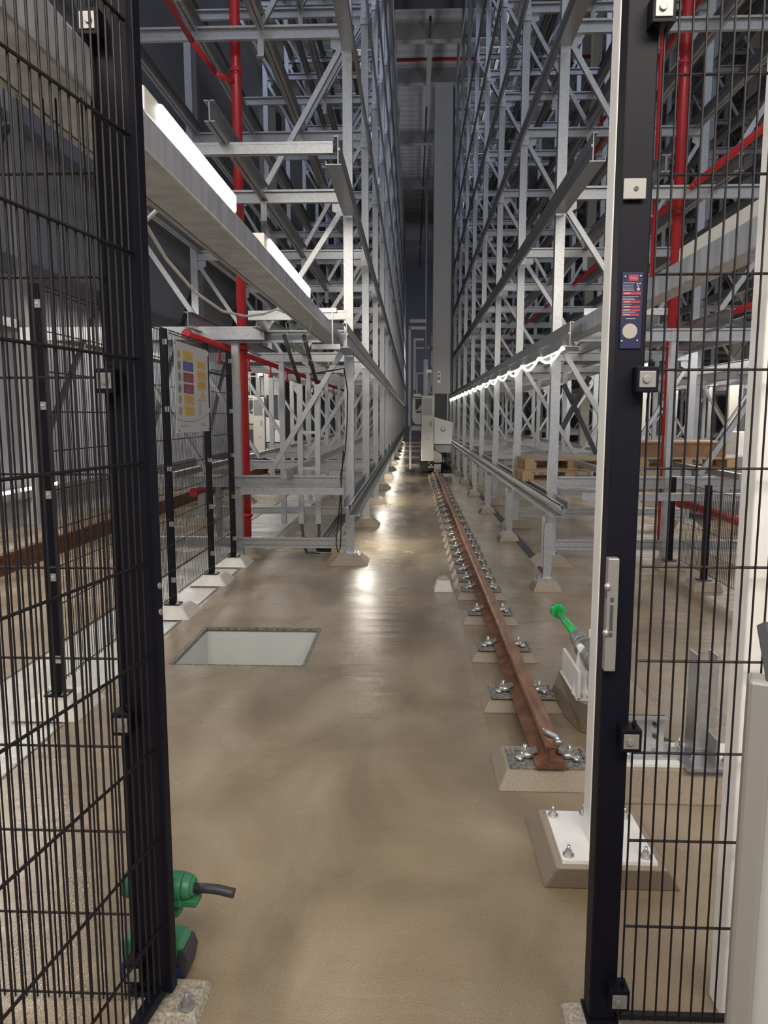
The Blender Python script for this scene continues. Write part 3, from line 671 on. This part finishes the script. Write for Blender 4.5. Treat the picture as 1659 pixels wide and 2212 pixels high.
# rope light festooned under the right rail
m = MB(); pts = []
N = 40
for i in range(N):
    y0 = 7.0 + i * 1.3
    for j in range(8):
        u = j / 8; pts.append((RX - .085, y0 + 1.3 * u, 2.175 - .09 * math.sin(PI * u)))
m.tube(pts, .013, 6)
m.tube([(RX - .08, 6.95, 2.155), (RX - .08, 20, 2.155), (RX - .08, 58, 2.155)], .008, 6)
tag(m.build('rope_light', 'rope'), 'glowing white rope light festooned below the right upper rail', 'rope light')

# cables on the left
CABLE = [(-.876, 2.7, 2.30), (-1.133, 3.2, 2.356), (-1.175, 3.6, 2.287), (-1.162, 4.0, 2.202), (-1.118, 4.4, 2.156), (-1.072, 4.8, 2.179), (-1.033, 5.2, 2.246), (-1.018, 5.6, 2.333), (-.90, 5.8, 2.30), (-.86, 5.85, 2.262)]
mb = MB(); pts = CABLE
mb.tube(pts, .008, 8)
tag(mb.build('hanging_cable', 'cable'), 'pale grey cable sagging below the upper left beam', 'cable')
mb = MB(); mb.tube([(-.95, 5.6, 2.23), (-.86, 5.55, 2.28), (-.8, 5.5, 2.27), (-.74, 5.5, 2.36), (-.73, 5.5, 2.40), (-.75, 5.5, 2.2), (-.78, 5.52, 2.1), (-.85, 5.6, 2.07)], .003, 6)
mb.tube([(-.95, 5.6, 2.23), (-.92, 5.55, 2.12), (-.88, 6.0, 2.02), (-.8, 6.6, 1.98), (-.72, 7.2, 2.05)], .004, 6)
tag(mb.build('loose_wires', 'yg'), 'thin green and yellow loose wires tied around the left beam', 'wires')
mb = MB(); mb.tube([(LX - .35, 7.3, 1.95), (LX - .1, 7.4, 2.0), (LX - .03, 7.5, 2.02), (LX - .0, 7.55, 1.8), (LX - .01, 7.6, 1.5), (LX - .03, 7.6, 1.2), (LX - .08, 7.6, .95), (LX - .07, 7.55, .8), (LX - .07, 7.5, .4), (LX - .08, 7.48, .2), (LX - .1, 7.46, .16), (LX - .12, 7.46, .25), (LX - .07, 7.5, .8), (LX - .05, 7.6, 1.2)], .007, 8)
tag(mb.build('power_cable', 'rubber'), 'black cable looping down the first left rack column', 'cable')

# cable ladder (U-shaped chain guide) on the left
lx0, lx1, ly = -1.20, -1.0, 7.85
t = thing('cable_ladder', 'upright galvanised cable ladder curving into a dark U at the floor', 'cable ladder', (-1.1, ly, 0))
def at_(x): return x + 1.1
MB().box(-.125, -.07, -.02, .04, .4, 1.88).build('side_rail', 'galv', t); MB().box(.06, .115, -.02, .04, .4, 1.88).build('side_rail', 'galv', t)
for z in (.62, .98, 1.36): MB().box(-.08, .07, -.012, .0, z, z + .03).build('rung', 'zincb', t)
MB().tube([(-.20, -.3, 2.35), (-.16, -.15, 2.15), (-.10, 0, 1.9)], .022, 6).tube([(0, -.3, 2.35), (.03, -.15, 2.15), (.088, 0, 1.88)], .022, 6).build('upper_arm', 'dark', t)
m = MB(); n_ = 8
for sx in (-.10, .09):
    pts = [(sx + (.055 if sx < 0 else -.0) * (i / n_), .02, .42 - .33 * math.sin(i / n_ * PI / 2)) for i in range(n_ + 1)]
    m.tube(pts, .016, 6)
m.box(-.06, .10, -.01, .05, .07, .085).box(-.07, .10, 0, .02, .15, .165)
m.build('curved_end', 'dark', t)
t = thing('cable_tray', 'perforated cable tray with dark cables along the left rack floor', 'cable tray', (-.95, 7.75, .1))
m = MB().box(-.09, -.085, 0, 4, 0, .1).box(.085, .09, 0, 4, 0, .1).box(-.09, .09, 0, 4, 0, .006)
m.build('tray', 'zincb', t)
m = MB()
for x in (-.06, -.02, .02, .05): m.tube([(x, .05, .03), (x + .01, .8, .07), (x, 2, .06), (x, 3.9, .06)], .018, 6)
m.build('cables', 'rubber', t)
m = MB()
for k in range(16): m.box(.0905, .092, .06 + k * .24, .16 + k * .24, .03, .06)
m.build('slots', 'dark', t)

# ------------------------------------------------------------------ red pipes
def pipe(pts, r, label, n=16, flanges=(), group=None):
    t = thing('sprinkler_pipe', label, 'pipe', pts[0], 0, group)
    q = [Vector(p) - Vector(pts[0]) for p in pts]
    m = MB()
    for a, b in zip(q, q[1:]): m.cyl(a, b, r, n)
    for p in q[1:-1]: m.sph(p, r, r, r, n, 8)
    m.build('pipe', 'red', t)
    for p, d in flanges:
        p = Vector(p) - Vector(pts[0]); d = Vector(d) * .02
        MB().cyl(p - d, p + d, r * 1.35, n).cyl(p - d * 2.2, p - d * 1.6, r * 1.15, n).build('coupling', 'red', t)
    return t
pipe([(-1.86, 8.15, .1), (-1.86, 8.15, HC - .3)], .052, 'thick red standpipe rising through the left rack', 20, [((-1.86, 8.15, z), (0, 0, 1)) for z in (2.28, .75, .45, 5.1)])
MB_ = MB().cyl((-1.86, 8.09, .42), (-1.86, 8.21, .42), .075, 14); 
plinth(.42, .24, .1, 'concrete foot block at the bottom of the red standpipe', (-1.86, 8.15, 0))
t = thing('pipe_valve', 'small red valve body beside the red standpipe above the floor', 'valve', (-1.88, 8.02, .78))
MB().cyl((-.03, 0, -.03), (-.03, -.10, -.03), .035, 14).cyl((-.03, -.1, -.03), (-.03, -.11, -.03), .045, 14).sph((.06, -.04, .05), .035, .035, .035).cyl((.02, .1, 0), (.02, -.04, 0), .03, 12).build('body', 'red', t)
MB().cyl((-.06, -.08, -.1), (.12, -.08, -.1), .012, 8).build('handle', 'dark', t)
bp_ = pipe([(-1.97, 6.5, 2.255), (-1.97, 50, 2.255)], .033, 'red sprinkler branch pipe running along the left rack at sign height', 12, [((-1.97, y, 2.255), (0, 1, 0)) for y in (6.52, 8.3, 11)])
for k in range(10): MB().cyl((0, 0, 0), (0, 0, -.12), .012, 8).cyl((0, 0, -.12), (0, 0, -.15), .03, 10).build('sprinkler_head', 'red', bp_, (0, 1.1 + 1.35 * k, -.03))
pipe([(-2.4, 8.0, .715), (-2.4, 10.2, .715)], .04, 'low red pipe running behind the left fence', 12, [((-2.4, 8.02, .715), (0, 1, 0))])
tag(MB().box(-2.43, -2.37, 9.0, 9.05, 0, .68).build('pipe_support', 'galvd'), 'small steel stand holding the low red pipe behind the left fence', 'support')
pipe([(-1.86, 8.15, 4.98), (-2.02, 7.9, 4.98), (-2.1, 7.4, 5.05), (-2.1, 5, 5.05)], .028, 'thin red branch pipe bending off at upper left', 12)
pipe([(2.82, 8.4, .1), (2.82, 8.4, HC - .3)], .055, 'thick red standpipe behind the right mesh panel', 20, [((2.82, 8.4, z), (0, 0, 1)) for z in (2.3, 3.7, 5.2)])
pipe([(2.42, 7.9, 2.3), (2.42, 7.9, HC - .3)], .022, 'thin red riser partly hidden by the right black post', 12)
pipe([(2.72, 3.0, 3.78), (2.72, 45, 3.78)], .032, 'red sprinkler branch pipe rising toward the right edge', 12, [((2.72, y, 3.78), (0, 1, 0)) for y in (5, 7.6)])
pipe([(3.3, 4.0, 2.62), (3.3, 40, 2.62)], .036, 'red branch pipe at lamp height behind the right mesh', 12)
pipe([(3.45, 4.0, 6.55), (3.45, 40, 6.55)], .03, 'red sprinkler branch pipe at upper right corner', 12)
pipe([(2.95, 5.2, .60), (2.95, 8.3, .60)], .045, 'low thick red pipe beside the right fence', 14, [((2.95, 8.2, .60), (0, 1, 0))])
pipe([(3.5, 7, 7.0), (3.5, 45, 7.0)], .03, 'red branch pipe high in the right rack', 10)

# ------------------------------------------------------------------ pallets in the right rack
def pallet(loc, label, rz=0):
    t = thing('wooden_pallet', label, 'pallet', loc, rz, 'pallets in the right rack')
    m = MB()
    for i in range(5): m.box(0, 1.2, i * .165, i * .165 + .14, .122, .144)
    for i in range(3): m.box(i * .54, i * .54 + .12, 0, .8, .10, .122)
    m.build('top_boards', 'wood', t)
    for i in range(3):
        for j in range(3): MB().box(i * .54, i * .54 + (.14 if i != 1 else .12), j * .34, j * .34 + .1, .022, .1).build('block', 'chip', t)
    m = MB()
    for j in range(3): m.box(0, 1.2, j * .34, j * .34 + .1, 0, .022)
    m.build('bottom_boards', 'wood', t); return t
pallet((1.40, 9.5, .715), 'lower wooden pallet of the stack behind the first right column')
pallet((1.43, 9.5, .861), 'upper wooden pallet of the stack behind the first right column')
pallet((2.75, 9.2, .90), 'wooden pallet on the right rack behind the black gate post')
t = thing('brown_crate', 'flat brown wooden crate on the right rack behind the mesh', 'crate', (2.75, 9.3, 1.045)); MB().box(0, 1.1, 0, .7, 0, .17).build('body', 'brown', t); MB().box(-.02, 1.12, -.02, .72, .17, .19).build('lid', 'wood', t)
# black X strut behind the right column
t = thing('folding_strut', 'dark grey crossed strut pair behind the first right column', 'strut', (2.3, 10.8, 1.0))
MB().beam((-.35, 0, 0), (.2, 0, 1.1), .07, .05, (0, 1, 0)).build('bar', 'dark', t); MB().beam((.35, 0.05, 0), (-.15, .05, 1.0), .06, .05, (0, 1, 0)).build('bar', 'dark', t)

# ------------------------------------------------------------------ far hall clutter on the right
hall = [(5.1, 11.9, .5, .5, 1.3, 'white', 'white machine cabinet in the right hand hall', 'cabinet'), (4.2, 11.2, .8, .6, .95, 'silver', 'grey steel workbench machine low in the right hall', 'machine'),
        (9.0, 17, .6, .6, 1.9, 'cream', 'tall cream switch cabinet deep in the right hall', 'cabinet'), (8.7, 20, 1.2, .8, .9, 'sred', 'red machine block deep in the right hall', 'machine'),
        (13.3, 22, .7, .6, 2.0, 'white', 'tall white cabinet at the back of the right hall', 'cabinet'), (4.2, 14.3, 1.2, .9, .6, 'wood', 'stack of wooden boards in the right hall', 'boards')]
for x, y, w, d, h, mm, lab, cat in hall:
    t = thing('hall_' + cat, lab, cat, (x, y, 0)); MB().box(0, w, 0, d, .08, h).build('body', mm, t, None, .01)
    MB().box(.03, w - .03, .03, d - .03, 0, .08).build('base', 'dark', t); MB().box(.05, w * .48, -.012, 0, .15, h - .06).box(w * .52, w - .05, -.012, 0, .15, h - .06).build('door', mm, t)
for k, (x, y) in enumerate(((4.3, 17.5), (4.3, 23), (8.5, 15.2), (8.5, 22.5), (12.9, 18), (12.9, 26))):
    o = MB().box(-.13, .13, -.13, .13, 0, HC).build('hall_column', 'cream', None, (x + .9, y, 0)); tag(o, f'{ORD[k]} pale square building column in the right hand hall', 'column', 'hall columns')
for k, (y, z) in enumerate(((9.0, 1.0), (12.9, 1.0), (16, 1.0), (13, 1.0))):
    t = thing('roller_conveyor', f'{ORD[k]} roller conveyor from the front in the right hall', 'conveyor', (4.15 if k < 3 else 8.5, y, 0), 0, 'conveyors in the right hall')
    MB().box(0, 1.55, 0, .04, .55, .67).box(0, 1.55, .8, .84, .55, .67).build('side_frame', 'galvd', t)
    m = MB()
    for i in range(7): m.cyl((.1 + i * .22, .04, .63), (.1 + i * .22, .8, .63), .03, 8)
    m.build('rollers', 'galv', t)
    for i in range(2):
        MB().box(.1 + i * 1.3, .16 + i * 1.3, 0, .06, 0, .55).build('leg', 'galvd', t); MB().box(.1 + i * 1.3, .16 + i * 1.3, .78, .84, 0, .55).build('leg', 'galvd', t)

# ------------------------------------------------------------------ left neighbouring aisle: rail, crane, wall members
o = MB().prism([(-4.1, 0), (-3.98, 0), (-4.03, .03), (-4.03, .16), (-4.0, .17), (-4.0, .2), (-4.08, .2), (-4.08, .17), (-4.05, .16), (-4.05, .03)], 1, 45, 'y').build('crane_rail', 'rust')
tag(o, 'rusty crane rail of the neighbouring aisle beyond the left fence', 'rail')
for k in range(5):
    o = MB().box(-.08, .08, -.1, .1, 0, HC).build('wall_column', 'grey', None, (XL + .1, 6 + 4.5 * k, 0)); tag(o, f'{ORD[k]} steel wall column from the front along the left cladding', 'column', 'left wall columns')
for k, z in enumerate((.38, 2.75, 3.5, 5.5, 8)):
    o = MB().box(XL, XL + .12, -2, 45, z, z + (.12 if k != 2 else .22)).build('wall_rail', 'galvd'); tag(o, f'{ORD[k]} horizontal steel wall rail from the floor on the left cladding', 'rail', 'left wall rails')
for k in range(4):
    y = 6 + 4.5 * k
    o = MB().beam((XL + .16, y + .2, 1.1), (XL + .16, y + 4.3, 5.4), .05, .09, (1, 0, 0)).build('wall_brace', 'dark'); tag(o, f'{ORD[k]} diagonal brace from the front on the left wall', 'brace', 'left wall braces')
def crane(loc, lab, second=False, lod=False):
    c = thing('stacker_crane', lab, 'crane', loc)
    MB().box(.27, .72, 0, .55, 2.1, 9.45).build('mast', 'mast', c, None, .01)
    MB().box(.72, .78, .2, .5, 2.1, 9.4).build('mast_side_rail', 'dark', c)
    MB().box(.26, .72, .05, .5, .5, 2.1).build('mast_foot', 'dark', c)
    MB().box(.27, .34, .0, .03, 1.35, 2.1).box(.64, .68, .0, .05, 1.35, 2.1).build('mast_edge', 'silver', c)
    m = MB().box(.40, .475, -.006, 0, 2.37, 2.66); p = m.build('mast_plate', 'white', c)
    MB().cyl((.437, -.008, 2.59), (.437, -.006, 2.59), .028, 16).box(.41, .465, -.008, -.006, 2.44, 2.52).box(.42, .455, -.01, -.008, 2.47, 2.49).build('plate_mark', 'ink', p)
    b = MB().box(.005, .315, -.25, .3, .42, 2.05).build('control_cabinet', 'cream', c, None, .01)
    MB().box(.03, .27, -.256, -.25, 1.56, 1.98).build('door_recess', 'silver', b); MB().box(.20, .26, -.256, -.25, 1.28, 1.42).build('handle', 'grey', b)
    discs(b, 'vent_hole', 'ink', [((.14, -.258, .98), (.14, -.25, .98), .012), ((.185, -.258, .98), (.185, -.25, .98), .012)])
    MB().prism([(.325, .84), (.76, .84), (.80, 1.38), (.325, 1.52)], -.15, .25, 'y').build('drive_cover', 'white', c, None, .01)
    MB().cyl((.545, -.16, 1.22), (.545, -.15, 1.22), .062, 20).build('round_emblem', 'ink', c)
    MB().cyl((.545, -.166, 1.23), (.545, -.16, 1.23), .045, 20).cyl((.545, -.168, 1.22), (.545, -.166, 1.22), .018, 3).build('emblem_face', 'white', c)
    MB().prism([(.33, .82), (.75, .82), (.75, .66), (.70, .63), (.45, .63), (.36, .70)], -.12, .2, 'y').build('bucket', 'grey', c)
    MB().prism([(.32, .70), (.52, .58), (.52, .45), (.32, .45)], -.12, .2, 'y').box(.33, .50, -.1, .2, .38, .46).build('lower_cover', 'cream', c)
    m = MB().box(-.02, .32, -.1, 2.6, .17, .40).box(.32, .5, -.2, .2, .12, .35)
    m.cyl((.0, .1, .25), (.3, .1, .25), .17, 18).cyl((.05, .5, .22), (.8, .5, .22), .14, 14).box(.55, .8, -.1, .5, .1, .2); m.build('undercarriage', 'rubber', c)
    m = MB().box(.33, .50, -.22, -.2, .14, .34); m.build('motor_box', 'grey', c)
    m = MB()
    for x, z in ((.19, .36), (.24, .30), (.19, .25), (.23, .25), (.28, .25), (.315, .12)): m.box(x, x + .03, -.13, -.1, z, z + .03)
    m.box(.19, .215, -.13, -.1, .36, .42).build('white_tags', 'white', c)
    m = MB()
    for i in range(7): m.tube([(.56 + i * .03, -.1, .6), (.54 + i * .035, -.12, .4), (.6 + i * .02, -.1, .2)], .01, 5)
    m.build('hoses', 'rubber', c)
    MB().box(.68, .80, -.05, .1, .25, .34).box(.66, .69, -.05, 0, .3, .62).box(.78, .8, -.05, 0, .34, .75).build('side_bracket', 'silver', c)
    MB().cyl((.10, .05, 2.05), (.10, .05, 7.5), .035, 10).box(.05, .16, 0, .12, 2.05, 2.95).build('riser_tube', 'silver', c)
    MB().box(.12, .25, -.03, .05, 2.62, 2.7).box(.12, .14, -.03, .05, 2.56, 2.62).build('junction_box', 'white', c)
    MB().box(.11, .24, .1, .3, 2.1, 2.6).build('sensor_housing', 'grey', c)
    m = MB().box(-.33, -.27, 0, .06, 1.3, 3.75).box(-.33, .1, 0, .06, 3.68, 3.76).box(-.3, .12, .0, .2, 3.85, 3.93).box(-.2, -.15, .05, .1, 2.2, 3.45).box(-.2, .06, .05, .1, 3.42, 3.47).box(-.15, .2, .06, .09, 3.22, 3.25).box(-.12, .05, .06, .09, 2.6, 2.63).box(-.13, -.10, .06, .09, 2.1, 2.63)
    m.build('ladder_cage', 'silver', c)
    MB().box(-.2, .0, 0, .5, 2.02, 2.1).prism([(-.22, 2.0), (0, 2.0), (0, 1.34), (-.14, 1.34), (-.2, 1.4), (-.23, 1.5)], .02, .5, 'y').build('lift_carriage', 'cream', c)
    MB().prism([(-.15, 1.97), (.0, 1.97), (.0, 1.85), (-.1, 1.7), (-.15, 1.7)], .0, .02, 'y').box(-.14, 0, -.01, .02, 1.63, 1.67).build('carriage_opening', 'dark', c)
    MB().box(-.3, .05, 0, .1, 1.18, 1.3).box(-.3, -.25, 0, .1, .2, 1.3).build('cross_member', 'grey', c)
    return c
c1 = crane((.20, 18.9, 0), 'tall stacker crane with cream cabinet standing on the aisle rail')
c2 = dup(c1, (-4.32, 20.2, 0), 'stacker crane of the neighbouring aisle seen through the left rack')
# ------------------------------------------------------------------ green cordless tool on the floor
t = thing('cordless_rivet_tool', 'green cordless tool with blue battery standing on the floor', 'power tool', (-.688, 1.87, 0), math.radians(-3))
t.scale = (1.08, 1.08, 1.03)
m = MB(); segs = [(-.10, .026), (-.09, .036), (.02, .038), (.06, .036), (.082, .028), (.088, .02)]
for (a, r0), (b, r1) in zip(segs, segs[1:]): m.cyl((a, 0, .258), (b, 0, .258), r0, 24, r1)
m.box(.03, .098, -.022, .022, .212, .232).box(-.02, .06, -.03, .03, .215, .25)
m.build('housing', 'toolg', t, None, .004)
MB().tube([(.085, 0, .255), (.12, 0, .256), (.15, 0, .254), (.178, 0, .248), (.19, 0, .246)], .0125, 16).build('nozzle', 'toolk', t)
MB().box(.0, .04, -.033, -.0305, .232, .245).build('name_strip', 'toolk', t)
m = MB().add([(-.03, -.018, .22), (.03, -.018, .22), (.03, .018, .22), (-.03, .018, .22), (-.055, -.02, .10), (.012, -.02, .10), (.012, .02, .10), (-.055, .02, .10)],
             [(0, 1, 2, 3), (7, 6, 5, 4), (0, 4, 5, 1), (1, 5, 6, 2), (2, 6, 7, 3), (3, 7, 4, 0)]); m.build('handle', 'toolk', t, None, .01)
MB().prism([(.022, .215), (.052, .215), (.050, .18), (.04, .172), (.022, .18)], -.014, .014, 'y').build('trigger_guard', 'toolg', t, None, .004)
MB().prism([(-.10, .06), (.055, .06), (.075, .085), (.05, .115), (.005, .125), (-.10, .115)], -.036, .036, 'y').build('battery_seat', 'toolg', t, None, .008)
bt = MB().prism([(-.10, 0), (.05, 0), (.06, .012), (.06, .05), (-.10, .055)], -.038, .038, 'y').build('battery', 'toolb', t, None, .006)
MB().prism([(.056, .0), (.068, .02), (.078, .07), (.068, .10), (.052, .10), (.044, .062), (.054, .045)], -.0385, .0385, 'y').build('battery_cap', 'toolk', bt, None, .004)
MB().prism([(.006, .052), (.036, .052), (.030, .075), (.012, .075)], -.0395, -.036, 'y').build('release_button', 'tag', bt)
for k, (x, y) in enumerate(((-.27, 2.05), (.02, 1.95), (-.1, 2.4))):
    pass
